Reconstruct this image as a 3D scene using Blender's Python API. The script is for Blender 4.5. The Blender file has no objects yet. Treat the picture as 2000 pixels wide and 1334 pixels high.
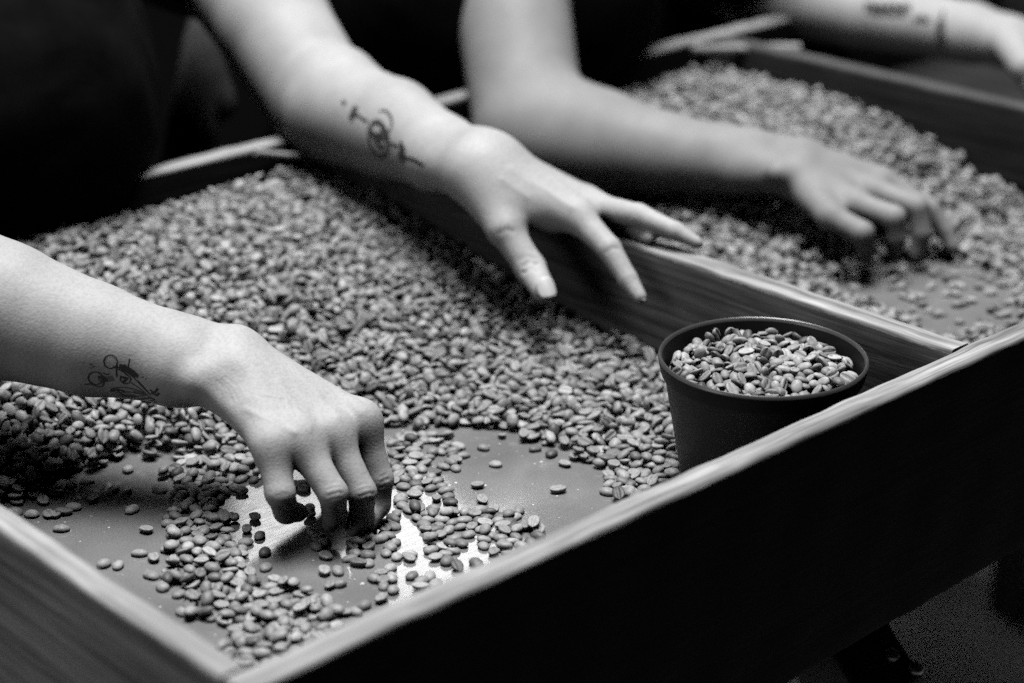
import bpy, bmesh, math, random
import numpy as np
from mathutils import Vector, Matrix, Euler
from mathutils.bvhtree import BVHTree

S = bpy.context.scene
COL = S.collection
rng = np.random.default_rng(7)
random.seed(7)

# ------------------------------------------------------------------ camera
CAM_H, FPX = 0.567, 3868.0
PITCH, YAW = math.radians(22.29), math.radians(46.84)
CAM = np.array([0, 0, CAM_H])
HD = np.array([math.cos(YAW), math.sin(YAW), 0])
RT = np.array([math.sin(YAW), -math.cos(YAW), 0])
UPZ = np.array([0, 0, 1.0])
FW = HD * math.cos(PITCH) - UPZ * math.sin(PITCH)
UP = HD * math.sin(PITCH) + UPZ * math.cos(PITCH)


def ray(x, y):
    return FW + RT * ((x - 1000) / FPX) - UP * ((y - 667) / FPX)


def D(x, y, d):
    """point seen at photo pixel (x, y) at depth d metres along the view axis"""
    return CAM + ray(x, y) * d


def P(x, y, z=0.0):
    """point seen at photo pixel (x, y) on the level z"""
    r = ray(x, y)
    return CAM + r * ((z - CAM_H) / r[2])


cd = bpy.data.cameras.new('camera')
cam = bpy.data.objects.new('camera', cd)
COL.objects.link(cam)
cam.location = CAM
cam.rotation_euler = Matrix((RT, UP, -FW)).transposed().to_euler()
cd.sensor_width = 36
cd.lens = FPX * 36 / 2000
cd.clip_start, cd.clip_end = 0.05, 100
cd.dof.use_dof = True
cd.dof.focus_distance = 1.225
cd.dof.aperture_fstop = 3.7
S.camera = cam

# ------------------------------------------------------------------ world, lamps, exposure
W = bpy.data.worlds.new('World')
S.world = W
W.use_nodes = True
W.node_tree.nodes['Background'].inputs[0].default_value = (1, 1, 1, 1)
W.node_tree.nodes['Background'].inputs[1].default_value = 0.003
S.view_settings.view_transform = 'Standard'
S.view_settings.look = 'None'
S.view_settings.exposure = 0.0
S.view_settings.gamma = 1.0
S.cycles.use_denoising = False
S.cycles.use_adaptive_sampling = True
S.cycles.adaptive_threshold = 0.05
S.cycles.max_bounces = 6
S.cycles.diffuse_bounces = 0
S.cycles.sample_clamp_indirect = 3.0


def area_lamp(name, loc, target, sx, sy, power):
    ld = bpy.data.lights.new(name, 'AREA')
    ld.shape = 'RECTANGLE'
    ld.size, ld.size_y, ld.energy = sx, sy, power
    o = bpy.data.objects.new(name, ld)
    COL.objects.link(o)
    o.location = loc
    o.rotation_euler = (Vector(target) - Vector(loc)).to_track_quat('-Z', 'Y').to_euler()
    return o


area_lamp('overhead_lamp', (0.96, 1.20, 3.2), (0.9, 1.0, 0.0), 1.6, 1.6, 238)
area_lamp('side_lamp', (-1.6, 1.3, 0.9), (0.7, 0.9, 0.0), 1.2, 1.2, 13.0)
# the bright opening behind the workers whose mirror image lies on the tray floor beside the hand
_a = P(735, 1062)
_r = ray(735, 1062) * np.array([1, 1, -1])
_w = _a + _r / np.linalg.norm(_r) * 4.0
area_lamp('window_lamp', _w, _a, 0.72, 0.36, 6.2)


# ------------------------------------------------------------------ materials (black and white photograph: all greys)
def mat(name, base=0.3, rough=0.6, spec=0.4):
    m = bpy.data.materials.new(name)
    m.use_nodes = True
    b = m.node_tree.nodes['Principled BSDF']
    b.inputs['Base Color'].default_value = (base, base, base, 1)
    b.inputs['Roughness'].default_value = rough
    b.inputs['Specular IOR Level'].default_value = spec
    return m, m.node_tree, b


def nd(t, kind, **kw):
    n = t.nodes.new(kind)
    for k, v in kw.items():
        if k in n.inputs:
            n.inputs[k].default_value = v
        else:
            setattr(n, k, v)
    return n


def ramp(t, fac, stops):
    r = t.nodes.new('ShaderNodeValToRGB')
    e = r.color_ramp.elements
    while len(e) < len(stops):
        e.new(0.5)
    for q, (p, v) in zip(e, stops):
        q.position = p
        q.color = (v, v, v, 1)
    t.links.new(fac, r.inputs[0])
    return r.outputs[0]


def noise(t, scale, detail=3, rough=0.5, vec=None, dist=0.0):
    n = nd(t, 'ShaderNodeTexNoise', Scale=scale, Detail=detail, Roughness=rough, Distortion=dist)
    if vec is not None:
        t.links.new(vec, n.inputs['Vector'])
    return n.outputs[0]


def mul(t, a, b, mode='MULTIPLY', fac=1.0):
    m = nd(t, 'ShaderNodeMix', data_type='RGBA', blend_type=mode)
    m.inputs[0].default_value = fac
    t.links.new(a, m.inputs[6])
    t.links.new(b, m.inputs[7])
    return m.outputs[2]


def bump(t, b, h, strength, dist):
    n = nd(t, 'ShaderNodeBump', Strength=strength, Distance=dist)
    t.links.new(h, n.inputs['Height'])
    t.links.new(n.outputs[0], b.inputs['Normal'])


def coords(t, scale=(1, 1, 1), obj=True):
    c = t.nodes.new('ShaderNodeTexCoord')
    m = t.nodes.new('ShaderNodeMapping')
    m.inputs['Scale'].default_value = scale
    t.links.new(c.outputs['Object' if obj else 'Generated'], m.inputs[0])
    return m.outputs[0]


def wood(name, axis, lo, hi, rough=0.6, bstr=0.5, stain_shade=None):
    m, t, b = mat(name, 0.3, rough, 0.35 if stain_shade is None else (0.02 if stain_shade < 0.1 else 0.1))
    sc = [26, 26, 26]
    sc[axis] = 1.3
    v = coords(t, sc)
    big = noise(t, 2.2, 4, 0.6, v, 0.6)
    sc2 = [320, 320, 320]
    sc2[axis] = 9
    fine = noise(t, 1.0, 3, 0.6, coords(t, sc2))
    patch = noise(t, 9, 3, 0.6, coords(t))
    c = ramp(t, big, [(0.28, lo), (0.48, (lo + hi) / 2), (0.56, lo * 0.8 + hi * 0.2), (0.75, hi)])
    c = mul(t, c, ramp(t, fine, [(0.30, 0.45), (0.58, 1.0)]))
    sc4 = [150, 150, 150]
    sc4[axis] = 2.2
    line = noise(t, 1.0, 2, 0.5, coords(t, sc4), 0.3)
    c = mul(t, c, ramp(t, line, [(0.36, 0.55), (0.55, 1.0)]))
    c = mul(t, c, ramp(t, patch, [(0.25, 0.72), (0.7, 1.05)]))
    if stain_shade is not None:
        # staining and painted-in shade on the faces, chipped back along the worn top edge
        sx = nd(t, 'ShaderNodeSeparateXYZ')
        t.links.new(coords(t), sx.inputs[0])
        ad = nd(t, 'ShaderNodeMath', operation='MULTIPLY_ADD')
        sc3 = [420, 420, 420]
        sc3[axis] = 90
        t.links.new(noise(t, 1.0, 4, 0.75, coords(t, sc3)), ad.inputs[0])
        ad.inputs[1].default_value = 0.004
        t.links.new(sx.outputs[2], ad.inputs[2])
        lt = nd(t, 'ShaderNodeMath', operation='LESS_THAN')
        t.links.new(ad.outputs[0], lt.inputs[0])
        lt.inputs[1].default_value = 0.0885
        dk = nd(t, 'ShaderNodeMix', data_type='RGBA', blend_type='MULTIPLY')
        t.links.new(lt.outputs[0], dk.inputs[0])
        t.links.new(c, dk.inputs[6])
        dk.inputs[7].default_value = (stain_shade, stain_shade, stain_shade, 1)
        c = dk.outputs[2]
    t.links.new(c, b.inputs['Base Color'])
    hh = mul(t, ramp(t, big, [(0.3, 0), (0.7, 1)]), fine, 'MIX', 0.4)
    bump(t, b, hh, bstr, 0.0012)
    return m


M_woodx = wood('shaded_back_wood', 0, 0.28, 0.58, stain_shade=0.05)  # shadow on the inner face is put into the colour
M_woodf = wood('stained_front_wood', 0, 0.24, 0.58, stain_shade=0.03)
M_woody = wood('weathered_divider_wood', 1, 0.24, 0.68, stain_shade=0.36)  # face shade painted in below the pale top
M_woods = wood('weathered_side_wood', 1, 0.24, 0.58, stain_shade=0.6)  # milder painted shade on the rail faces
M_woodd = wood('shaded_far_wood', 1, 0.07, 0.18, stain_shade=0.35)  # shadow over the far divider put into a darker wood colour
M_woodz = wood('dark_wood_leg', 2, 0.05, 0.12)

M_floor, t, b = mat('tray_floor_hardboard', 0.1, 0.16, 0.55)
v = coords(t)
c = ramp(t, noise(t, 14, 5, 0.6, v), [(0.3, 0.14), (0.7, 0.20)])
c = mul(t, c, ramp(t, noise(t, 900, 2, 0.5, v), [(0.3, 0.75), (0.6, 1.0)]))
sp = ramp(t, noise(t, 260, 1, 0.3, v), [(0.745, 0), (0.765, 0.35)])
c = mul(t, c, sp, 'ADD')
t.links.new(c, b.inputs['Base Color'])
sv = coords(t, (18, 140, 1))
t.links.new(ramp(t, noise(t, 3, 4, 0.7, sv), [(0.3, 0.06), (0.75, 0.17)]), b.inputs['Roughness'])
bump(t, b, noise(t, 2.0, 3, 0.6, coords(t, (60, 260, 1))), 0.022, 0.0006)

M_skin, t, b = mat('skin', 0.5, 0.58, 0.25)
v = coords(t)
c = ramp(t, noise(t, 22, 4, 0.55, v), [(0.3, 0.32), (0.7, 0.40)])
c = mul(t, c, ramp(t, noise(t, 420, 2, 0.5, v), [(0.25, 0.84), (0.6, 1.0)]))
t.links.new(c, b.inputs['Base Color'])
vor = nd(t, 'ShaderNodeTexVoronoi', Scale=620.0)
t.links.new(v, vor.inputs['Vector'])
hh = mul(t, noise(t, 300, 3, 0.6, v), vor.outputs[0], 'MIX', 0.5)
bump(t, b, hh, 0.28, 0.0007)
b.inputs['Subsurface Weight'].default_value = 0.0

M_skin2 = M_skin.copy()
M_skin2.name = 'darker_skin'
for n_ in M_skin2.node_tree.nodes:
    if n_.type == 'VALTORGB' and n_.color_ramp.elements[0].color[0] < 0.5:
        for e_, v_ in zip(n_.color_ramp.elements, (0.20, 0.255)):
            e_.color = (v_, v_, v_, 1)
M_nail, t, b = mat('fingernail', 0.46, 0.4, 0.35)
M_ink, t, b = mat('tattoo_ink', 0.04, 0.55, 0.2)
M_ink2, t, b = mat('tattoo_ink_faded', 0.14, 0.55, 0.2)

M_cloth, t, b = mat('black_cloth', 0.006, 0.95, 0.05)
c = ramp(t, noise(t, 30, 4, 0.6, coords(t)), [(0.3, 0.002), (0.8, 0.006)])
t.links.new(c, b.inputs['Base Color'])
bump(t, b, noise(t, 1500, 1, 0.5, coords(t)), 0.3, 0.001)
M_cloth2, t, b = mat('charcoal_cloth', 0.05, 0.9, 0.1)
c = ramp(t, noise(t, 24, 4, 0.6, coords(t)), [(0.3, 0.035), (0.8, 0.07)])
t.links.new(c, b.inputs['Base Color'])

M_rim, t, b = mat('pot_rim_plastic', 0.05, 0.3, 0.6)  # paler than the pot: rim highlight put into the colour
M_pot, t, b = mat('pot_plastic', 0.022, 0.5, 0.12)
v = coords(t)
c = ramp(t, noise(t, 60, 4, 0.6, v), [(0.3, 0.005), (0.75, 0.011)])
t.links.new(c, b.inputs['Base Color'])
bump(t, b, noise(t, 900, 2, 0.5, v), 0.05, 0.0004)

M_concrete, t, b = mat('concrete', 0.2, 0.85, 0.2)
c = ramp(t, noise(t, 3.2, 6, 0.65, coords(t)), [(0.3, 0.30), (0.7, 0.50)])
t.links.new(c, b.inputs['Base Color'])
M_wall, t, b = mat('dark_wall', 0.004, 0.95, 0.05)
M_metal, t, b = mat('bolt_steel', 0.25, 0.35, 0.5)
b.inputs['Metallic'].default_value = 0.6

M_bean, t, b = mat('green_coffee', 0.2, 0.5, 0.4)
oi = t.nodes.new('ShaderNodeObjectInfo')
v = coords(t)
ad = nd(t, 'ShaderNodeVectorMath', operation='ADD')
t.links.new(v, ad.inputs[0])
t.links.new(oi.outputs['Random'], ad.inputs[1])
v = ad.outputs[0]
c = ramp(t, oi.outputs['Random'], [(0.0, 0.07), (0.07, 0.15), (0.16, 0.22), (0.8, 0.31), (1.0, 0.42)])
c = mul(t, c, ramp(t, noise(t, 420, 4, 0.65, v), [(0.3, 0.66), (0.65, 1.12)]))
c = mul(t, c, ramp(t, noise(t, 1600, 2, 0.6, v), [(0.3, 0.8), (0.6, 1.0)]))
t.links.new(c, b.inputs['Base Color'])
bump(t, b, noise(t, 900, 3, 0.65, v), 0.35, 0.0006)


# ------------------------------------------------------------------ object helpers
def link(name, me, m=None, parent=None, loc=None):
    o = bpy.data.objects.new(name, me)
    COL.objects.link(o)
    if m is not None and me is not None and not me.materials:
        me.materials.append(m)
    if parent is not None:
        o.parent = parent
    if loc is not None:
        o.location = loc
    return o


def tag(o, label=None, cat=None, group=None, kind=None):
    for k, v_ in (('label', label), ('category', cat), ('group', group), ('kind', kind)):
        if v_:
            o[k] = v_
    return o


def mesh_from(name, V, F, smooth=True):
    me = bpy.data.meshes.new(name)
    me.from_pydata([tuple(map(float, p)) for p in V], [], [tuple(map(int, f)) for f in F])
    me.update()
    if smooth:
        me.polygons.foreach_set('use_smooth', [True] * len(me.polygons))
    return me


def vnoise(p, f, seed):
    """cheap smooth pseudo noise on points (n,3)"""
    r = np.random.default_rng(seed)
    o = np.zeros(len(p))
    for k in range(4):
        d = r.normal(size=3)
        d /= np.linalg.norm(d)
        o += np.sin(p @ d * f * (1 + 0.7 * k) + r.uniform(0, 6.28)) / (1 + 0.5 * k)
    return o / 2.4


def plank(name, a, b_, w, h, axis, m, parent, r=0.003, n=90, wear=0.0008, seed=1, up_bias=None):
    """rounded plank from a to b_ along axis 0/1/2; section w (across) x h (vertical); worn edges"""
    a, b_ = np.array(a, float), np.array(b_, float)
    prof = []
    for cx, cy, s in ((w / 2 - r, h / 2 - r, 0), (-w / 2 + r, h / 2 - r, 1), (-w / 2 + r, -h / 2 + r, 2), (w / 2 - r, -h / 2 + r, 3)):
        for k in range(5):
            an = (s + k / 4) * math.pi / 2
            prof.append((cx + r * math.cos(an), cy + r * math.sin(an)))
    # subdivide long faces so wear follows
    out = []
    for i, p in enumerate(prof):
        q = prof[(i + 1) % len(prof)]
        L = math.hypot(p[0] - q[0], p[1] - q[1])
        k = max(1, int(L / 0.012))
        for j in range(k):
            out.append((p[0] + (q[0] - p[0]) * j / k, p[1] + (q[1] - p[1]) * j / k))
    pr = np.array(out)
    V = []
    for i in range(n + 1):
        c_ = a + (b_ - a) * i / n
        if axis == 0:
            q = np.stack([np.full(len(pr), c_[0]), c_[1] + pr[:, 0], c_[2] + pr[:, 1]], 1)
        elif axis == 1:
            q = np.stack([c_[0] + pr[:, 0], np.full(len(pr), c_[1]), c_[2] + pr[:, 1]], 1)
        else:
            q = np.stack([c_[0] + pr[:, 0], c_[1] + pr[:, 1], np.full(len(pr), c_[2])], 1)
        V.append(q)
    V = np.concatenate(V)
    off = np.stack([vnoise(V, 120, seed + 3), vnoise(V, 120, seed + 4), vnoise(V, 90, seed + 5)], 1) * wear
    off += np.stack([vnoise(V, 9, seed + 6), vnoise(V, 9, seed + 7), vnoise(V, 7, seed + 8)], 1) * wear
    off[:, axis] = 0
    V = V + off
    k = len(pr)
    F = []
    for i in range(n):
        for j in range(k):
            j2 = (j + 1) % k
            F.append((i * k + j, i * k + j2, (i + 1) * k + j2, (i + 1) * k + j))
    F.append(tuple(range(k - 1, -1, -1)))
    F.append(tuple(n * k + j for j in range(k)))
    me = mesh_from(name, V, F)
    bm = bmesh.new()
    bm.from_mesh(me)
    bmesh.ops.recalc_face_normals(bm, faces=bm.faces)
    bm.to_mesh(me)
    bm.free()
    me.set_sharp_from_angle(angle=math.radians(50))
    return link(name, me, m, parent)


# ------------------------------------------------------------------ signed-distance bodies
class Field:
    def __init__(self, lo, hi, h):
        self.lo = np.array(lo, np.float32)
        self.h = h
        self.n = np.ceil((np.array(hi) - self.lo) / h).astype(int) + 1
        self.ax = [self.lo[i] + h * np.arange(self.n[i], dtype=np.float32) for i in range(3)]

    def new(self):
        return np.full(self.n, 0.05, np.float32)

    def window(self, lo, hi):
        i0 = np.clip(np.floor((np.array(lo) - self.lo) / self.h).astype(int), 0, self.n)
        i1 = np.clip(np.ceil((np.array(hi) - self.lo) / self.h).astype(int) + 1, 0, self.n)
        if (i1 <= i0).any():
            return None, None
        s = tuple(slice(i0[k], i1[k]) for k in range(3))
        X = [self.ax[0][s[0]][:, None, None], self.ax[1][s[1]][None, :, None], self.ax[2][s[2]][None, None, :]]
        return s, X


def smin(a, b_, k):
    h = np.maximum(k - np.abs(a - b_), 0) / k
    return np.minimum(a, b_) - h * h * k * 0.25


def smax(a, b_, k):
    return -smin(-a, -b_, k)


def d_cone(X, a, b_, ra, rb):
    ba = b_ - a
    L2 = float(ba @ ba) + 1e-12
    px, py, pz = X[0] - a[0], X[1] - a[1], X[2] - a[2]
    tt = np.clip((px * ba[0] + py * ba[1] + pz * ba[2]) / L2, 0, 1)
    q = np.sqrt((px - tt * ba[0]) ** 2 + (py - tt * ba[1]) ** 2 + (pz - tt * ba[2]) ** 2)
    return q - (ra + (rb - ra) * tt)


def add_cone(F, f, a, b_, ra, rb, k=0.006, sub=False):
    a, b_ = np.array(a, np.float32), np.array(b_, np.float32)
    R = max(ra, rb) + k + 0.012
    s, X = F.window(np.minimum(a, b_) - R, np.maximum(a, b_) + R)
    if s is None:
        return
    d = d_cone(X, a, b_, ra, rb)
    f[s] = smax(f[s], -d, k) if sub else smin(f[s], d, k)


def chain(F, f, pts, rad, k=0.005):
    for i in range(len(pts) - 1):
        add_cone(F, f, pts[i], pts[i + 1], rad[i], rad[i + 1], k)


def surface(F, f):
    """surface nets: smooth quad mesh of the zero level"""
    ins = f < 0
    n = np.array(f.shape)
    c = np.zeros(n - 1, np.int8)
    for dx in (0, 1):
        for dy in (0, 1):
            for dz in (0, 1):
                c += ins[dx:n[0] - 1 + dx, dy:n[1] - 1 + dy, dz:n[2] - 1 + dz]
    cells = np.argwhere((c > 0) & (c < 8))
    idx = np.full(n - 1, -1, np.int64)
    idx[tuple(cells.T)] = np.arange(len(cells))
    acc = np.zeros((len(cells), 3))
    cnt = np.zeros(len(cells))
    cor = [(x, y, z) for x in (0, 1) for y in (0, 1) for z in (0, 1)]
    val = {q: f[cells[:, 0] + q[0], cells[:, 1] + q[1], cells[:, 2] + q[2]] for q in cor}
    for q in cor:
        for ax in range(3):
            if q[ax] == 0:
                p = list(q)
                p[ax] = 1
                a, b_ = val[q], val[tuple(p)]
                m_ = (a < 0) != (b_ < 0)
                tt = np.where(m_, a / np.where(m_, a - b_, 1), 0)
                pos = np.tile(np.array(q, float), (len(cells), 1))
                pos[:, ax] += tt
                acc += pos * m_[:, None]
                cnt += m_
    V = (cells + acc / cnt[:, None]) * F.h + F.lo
    quads = []
    for ax in range(3):
        u, w = (ax + 1) % 3, (ax + 2) % 3
        sl0 = [slice(None)] * 3
        sl1 = [slice(None)] * 3
        sl0[ax] = slice(0, n[ax] - 1)
        sl1[ax] = slice(1, n[ax])
        A, B = ins[tuple(sl0)], ins[tuple(sl1)]
        e = np.argwhere(A != B)
        e = e[(e[:, u] > 0) & (e[:, w] > 0) & (e[:, u] < n[u] - 1) & (e[:, w] < n[w] - 1)]
        flip = A[tuple(e.T)]
        q = []
        for du, dw in ((1, 1), (0, 1), (0, 0), (1, 0)):
            p = e.copy()
            p[:, u] -= du
            p[:, w] -= dw
            q.append(idx[tuple(p.T)])
        q = np.stack(q, 1)
        q[~flip] = q[~flip][:, ::-1]
        quads.append(q)
    Q = np.concatenate(quads)
    Q = Q[(Q >= 0).all(1)]
    return V, Q


def relax(V, Q, it=2, w=0.5):
    for _ in range(it):
        acc = np.zeros_like(V)
        cnt = np.zeros(len(V))
        for i in range(4):
            a, b_ = Q[:, i], Q[:, (i + 1) % 4]
            for s_, e_ in ((a, b_), (b_, a)):
                for k in range(3):
                    acc[:, k] += np.bincount(s_, V[e_, k], len(V))
                cnt += np.bincount(s_, minlength=len(V))
        V = V + w * (acc / np.maximum(cnt, 1)[:, None] - V)
    return V


def fast_mesh(name, V, Q):
    me = bpy.data.meshes.new(name)
    me.vertices.add(len(V))
    me.vertices.foreach_set('co', np.asarray(V, np.float32).ravel())
    me.loops.add(Q.size)
    me.loops.foreach_set('vertex_index', Q.astype(np.int32).ravel())
    me.polygons.add(len(Q))
    me.polygons.foreach_set('loop_start', np.arange(0, Q.size, Q.shape[1], dtype=np.int32))
    me.polygons.foreach_set('use_smooth', np.ones(len(Q), bool))
    me.update(calc_edges=True)
    me.validate()
    return me


ETCH = {}


def sd_body(arms, coarse, h_fine, h_coarse=0.008):
    """arms: list of (bounds_pts, margin, fn(F)->field); joined into one vertex/face set"""
    VV, QQ, off = [], [], 0
    for pts, mg, fn, h in arms + coarse:
        pts = np.array(pts)
        F = Field(pts.min(0) - mg, pts.max(0) + mg, h)
        V, Q = surface(F, fn(F))
        V = relax(V, Q, 5 if fn in ETCH else 2, 0.5)
        if fn in ETCH:
            V = etch(V, Q, ETCH[fn])
        VV.append(V)
        QQ.append(Q + off)
        off += len(V)
    return np.concatenate(VV), np.concatenate(QQ)


# ------------------------------------------------------------------ setting: floor and dark wall
fl = fast_mesh('floor', np.array([(-6, -6, -0.78), (12, -6, -0.78), (12, 12, -0.78), (-6, 12, -0.78)]), np.array([(0, 1, 2, 3)]))
tag(link('floor', fl, M_concrete), kind='structure')
wv = [(3.6, -3, -0.78), (3.6, 2.5, -0.78), (3.6, 2.5, 0.5), (3.6, -3, 0.5), (-3, 2.5, -0.78), (-3, 2.5, 0.5)]
tag(link('wall', fast_mesh('wall', np.array(wv), np.array([(0, 3, 2, 1), (1, 2, 5, 4)])), M_wall), kind='structure')

# ------------------------------------------------------------------ sorting table
RZ = 0.09      # rail top
table = link('sorting_table', None)
table.location = (1.2, 0.98, -0.78)
tag(table, 'long wooden sorting table with low rails and dividers making open trays', 'table')
bpy.context.view_layer.update()
TM = Matrix.Translation(table.location).inverted()


def tpart(o):
    o.matrix_parent_inverse = TM
    return o


X0, X1 = 0.4293, 2.35
YF, YB = 0.6485, 1.306
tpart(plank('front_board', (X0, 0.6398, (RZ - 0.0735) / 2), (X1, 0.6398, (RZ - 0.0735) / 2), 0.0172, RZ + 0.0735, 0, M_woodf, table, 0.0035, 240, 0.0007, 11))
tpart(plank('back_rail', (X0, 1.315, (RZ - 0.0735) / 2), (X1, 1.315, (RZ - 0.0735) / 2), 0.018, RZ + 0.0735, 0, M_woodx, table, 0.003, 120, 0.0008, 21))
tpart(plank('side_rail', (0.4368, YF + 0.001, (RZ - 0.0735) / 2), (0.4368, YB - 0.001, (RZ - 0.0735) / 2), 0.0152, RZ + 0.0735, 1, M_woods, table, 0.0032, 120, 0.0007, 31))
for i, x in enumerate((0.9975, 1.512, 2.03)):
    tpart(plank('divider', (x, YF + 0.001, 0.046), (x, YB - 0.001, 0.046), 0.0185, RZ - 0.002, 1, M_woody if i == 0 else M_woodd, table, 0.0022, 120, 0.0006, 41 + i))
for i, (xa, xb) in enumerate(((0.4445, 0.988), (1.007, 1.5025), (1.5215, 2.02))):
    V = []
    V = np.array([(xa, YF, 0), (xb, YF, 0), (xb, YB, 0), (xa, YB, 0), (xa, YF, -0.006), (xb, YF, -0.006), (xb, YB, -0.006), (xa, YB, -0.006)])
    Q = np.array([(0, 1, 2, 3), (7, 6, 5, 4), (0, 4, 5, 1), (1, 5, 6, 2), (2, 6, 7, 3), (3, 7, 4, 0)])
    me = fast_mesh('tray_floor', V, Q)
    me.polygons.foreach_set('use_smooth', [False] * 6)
    tpart(link('tray_floor', me, M_floor if i < 2 else M_woodd, table))  # third tray's shade comes from the darker floor colour
for x in (0.62, 2.1):
    for y in (0.74, 1.24):
        tpart(plank('leg', (x, y, -0.78), (x, y, -0.0745), 0.07, 0.05, 2, M_woodz, table, 0.004, 12, 0.0006, 61))
for y in (0.74, 1.24):
    tpart(plank('long_beam', (0.656, y, -0.115), (2.064, y, -0.115), 0.045, 0.078, 0, M_woodz, table, 0.004, 20, 0.0006, 71))
tpart(plank('crossbeam', (1.40, 0.70, -0.19), (1.40, 1.28, -0.19), 0.075, 0.06, 1, M_woodz, table, 0.004, 20, 0.0006, 75))


def beam_between(name, a, b_, w, h, m, parent, seed):
    a, b_ = Vector(a), Vector(b_)
    L = (b_ - a).length
    o = plank(name, (0, 0, 0), (0, 0, L), w, h, 2, m, None, 0.004, 16, 0.0006, seed)
    o.matrix_world = Matrix.Translation(a) @ (b_ - a).to_track_quat('Z', 'Y').to_matrix().to_4x4()
    me = o.data
    me.transform(o.matrix_world)
    o.matrix_world = Matrix.Identity(4)
    o.parent = parent
    return tpart(o)


br_a, br_b = P(1560, 1130, -0.10), D(1760, 1450, 1.30)
brace = beam_between('brace', br_a, br_b, 0.055, 0.05, M_woodz, table, 81)
bb = BVHTree.FromPolygons([tuple(v_.co) for v_ in brace.data.vertices], [tuple(p_.vertices) for p_ in brace.data.polygons])
for px, py in ((1741, 1279), (1787, 1306)):
    h = bb.ray_cast(Vector(CAM), Vector(ray(px, py)).normalized())
    if h[0] is None:
        print('bolt missed')
        continue
    q = h[1].to_track_quat('Z', 'Y')
    V, Fc = [], []
    for i, (r_, z_) in enumerate(((0.0055, -0.002), (0.0055, 0.0015), (0.0042, 0.003), (0.0, 0.0036))):
        for j in range(14):
            a = 2 * math.pi * j / 14
            V.append(h[0] + q @ Vector((r_ * math.cos(a), r_ * math.sin(a), z_)))
    for i in range(3):
        for j in range(14):
            Fc.append((i * 14 + j, i * 14 + (j + 1) % 14, (i + 1) * 14 + (j + 1) % 14, (i + 1) * 14 + j))
    tpart(link('bolt', mesh_from('bolt', V, Fc), M_metal, table))

# ------------------------------------------------------------------ pot
POT = np.array([0.8905, 0.7215])
prof = [(0.0, 0.002), (0.046, 0.002), (0.0475, 0.004), (0.0610, 0.080), (0.0614, 0.0805), (0.0632, 0.0808), (0.0648, 0.0880), (0.0652, 0.0905), (0.0650, 0.0920), (0.0640, 0.0927),
        (0.0630, 0.0922), (0.0625, 0.0905), (0.0608, 0.0840), (0.0600, 0.0800), (0.0465, 0.0065), (0.0, 0.0065)]
N = 96
V, Q = [], []
for r_, z_ in prof:
    for j in range(N):
        a = 2 * math.pi * j / N
        V.append((POT[0] + r_ * math.cos(a), POT[1] + r_ * math.sin(a), z_))
for i in range(len(prof) - 1):
    for j in range(N):
        Q.append((i * N + j, i * N + (j + 1) % N, (i + 1) * N + (j + 1) % N, (i + 1) * N + j))
V, Q = np.array(V), np.array(Q)
V[:, :2] -= POT
pot = link('plant_pot', None, None, None, (POT[0], POT[1], 0))
tag(pot, 'dark plastic flower pot full of coffee beans in the corner by the front board', 'pot')
cut = 5 * N
wallQ = np.array([q for q in Q if not (q.min() >= 7 * N and q.max() < 12 * N)])
rimQ = np.array([q for q in Q if (q.min() >= 7 * N and q.max() < 12 * N)])
for nm, q in (('pot_wall', wallQ), ('pot_rim', rimQ)):
    me = fast_mesh(nm, V, q)
    bm = bmesh.new()
    bm.from_mesh(me)
    bmesh.ops.delete(bm, geom=[v_ for v_ in bm.verts if not v_.link_faces], context='VERTS')
    bm.to_mesh(me)
    bm.free()
    me.set_sharp_from_angle(angle=math.radians(60))
    link(nm, me, M_rim if nm == 'pot_rim' else M_pot, pot)

# ------------------------------------------------------------------ coffee bean meshes
def bean_mesh(seed):
    r = np.random.default_rng(seed)
    L, Wd = 0.0047 * r.uniform(0.93, 1.1), 0.0035 * r.uniform(0.92, 1.08)
    hd, hb = 0.0027 * r.uniform(0.9, 1.15), 0.0011 * r.uniform(0.85, 1.3)
    n, m_ = 14, 22
    bend = r.normal(0, 0.10)
    V = []
    s1, s2 = r.uniform(0, 6.28), r.uniform(0.3, 0.6)
    for i in range(n + 1):
        u = -1 + 2 * i / n
        u = math.sin(u * math.pi / 2)
        w = max(1 - abs(u) ** 2.3, 0) ** 0.5
        for j in range(m_):
            a = 2 * math.pi * (j + 0.5) / m_
            y, z = math.cos(a), math.sin(a)
            yy = Wd * w * y
            if z >= 0:
                zz = hd * w * z ** 0.9
            else:
                zz = -hb * w ** 0.7 * (-z) ** 0.5
                yc = Wd * 0.10 * math.sin(u * 2.2 + s1) * s2
                g = math.exp(-((yy - yc) / (0.00052)) ** 2) * (1 - abs(u) ** 6)
                zz += 0.0013 * g
            V.append((L * u + bend * zz, yy + bend * 0.0012 * u * u, zz))
    V = np.array(V)
    V += np.stack([vnoise(V, 700, seed + k) for k in range(3)], 1) * 0.00016
    V += np.stack([vnoise(V, 1700, seed + 9 + k) for k in range(3)], 1) * 0.00006
    Q = [(i * m_ + j, i * m_ + (j + 1) % m_, (i + 1) * m_ + (j + 1) % m_, (i + 1) * m_ + j) for i in range(n) for j in range(m_)]
    me = fast_mesh('coffee_bean', V, np.array(Q)[:, ::-1])
    me.materials.append(M_bean)
    return me


BEANS = [bean_mesh(100 + k) for k in range(10)]


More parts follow.
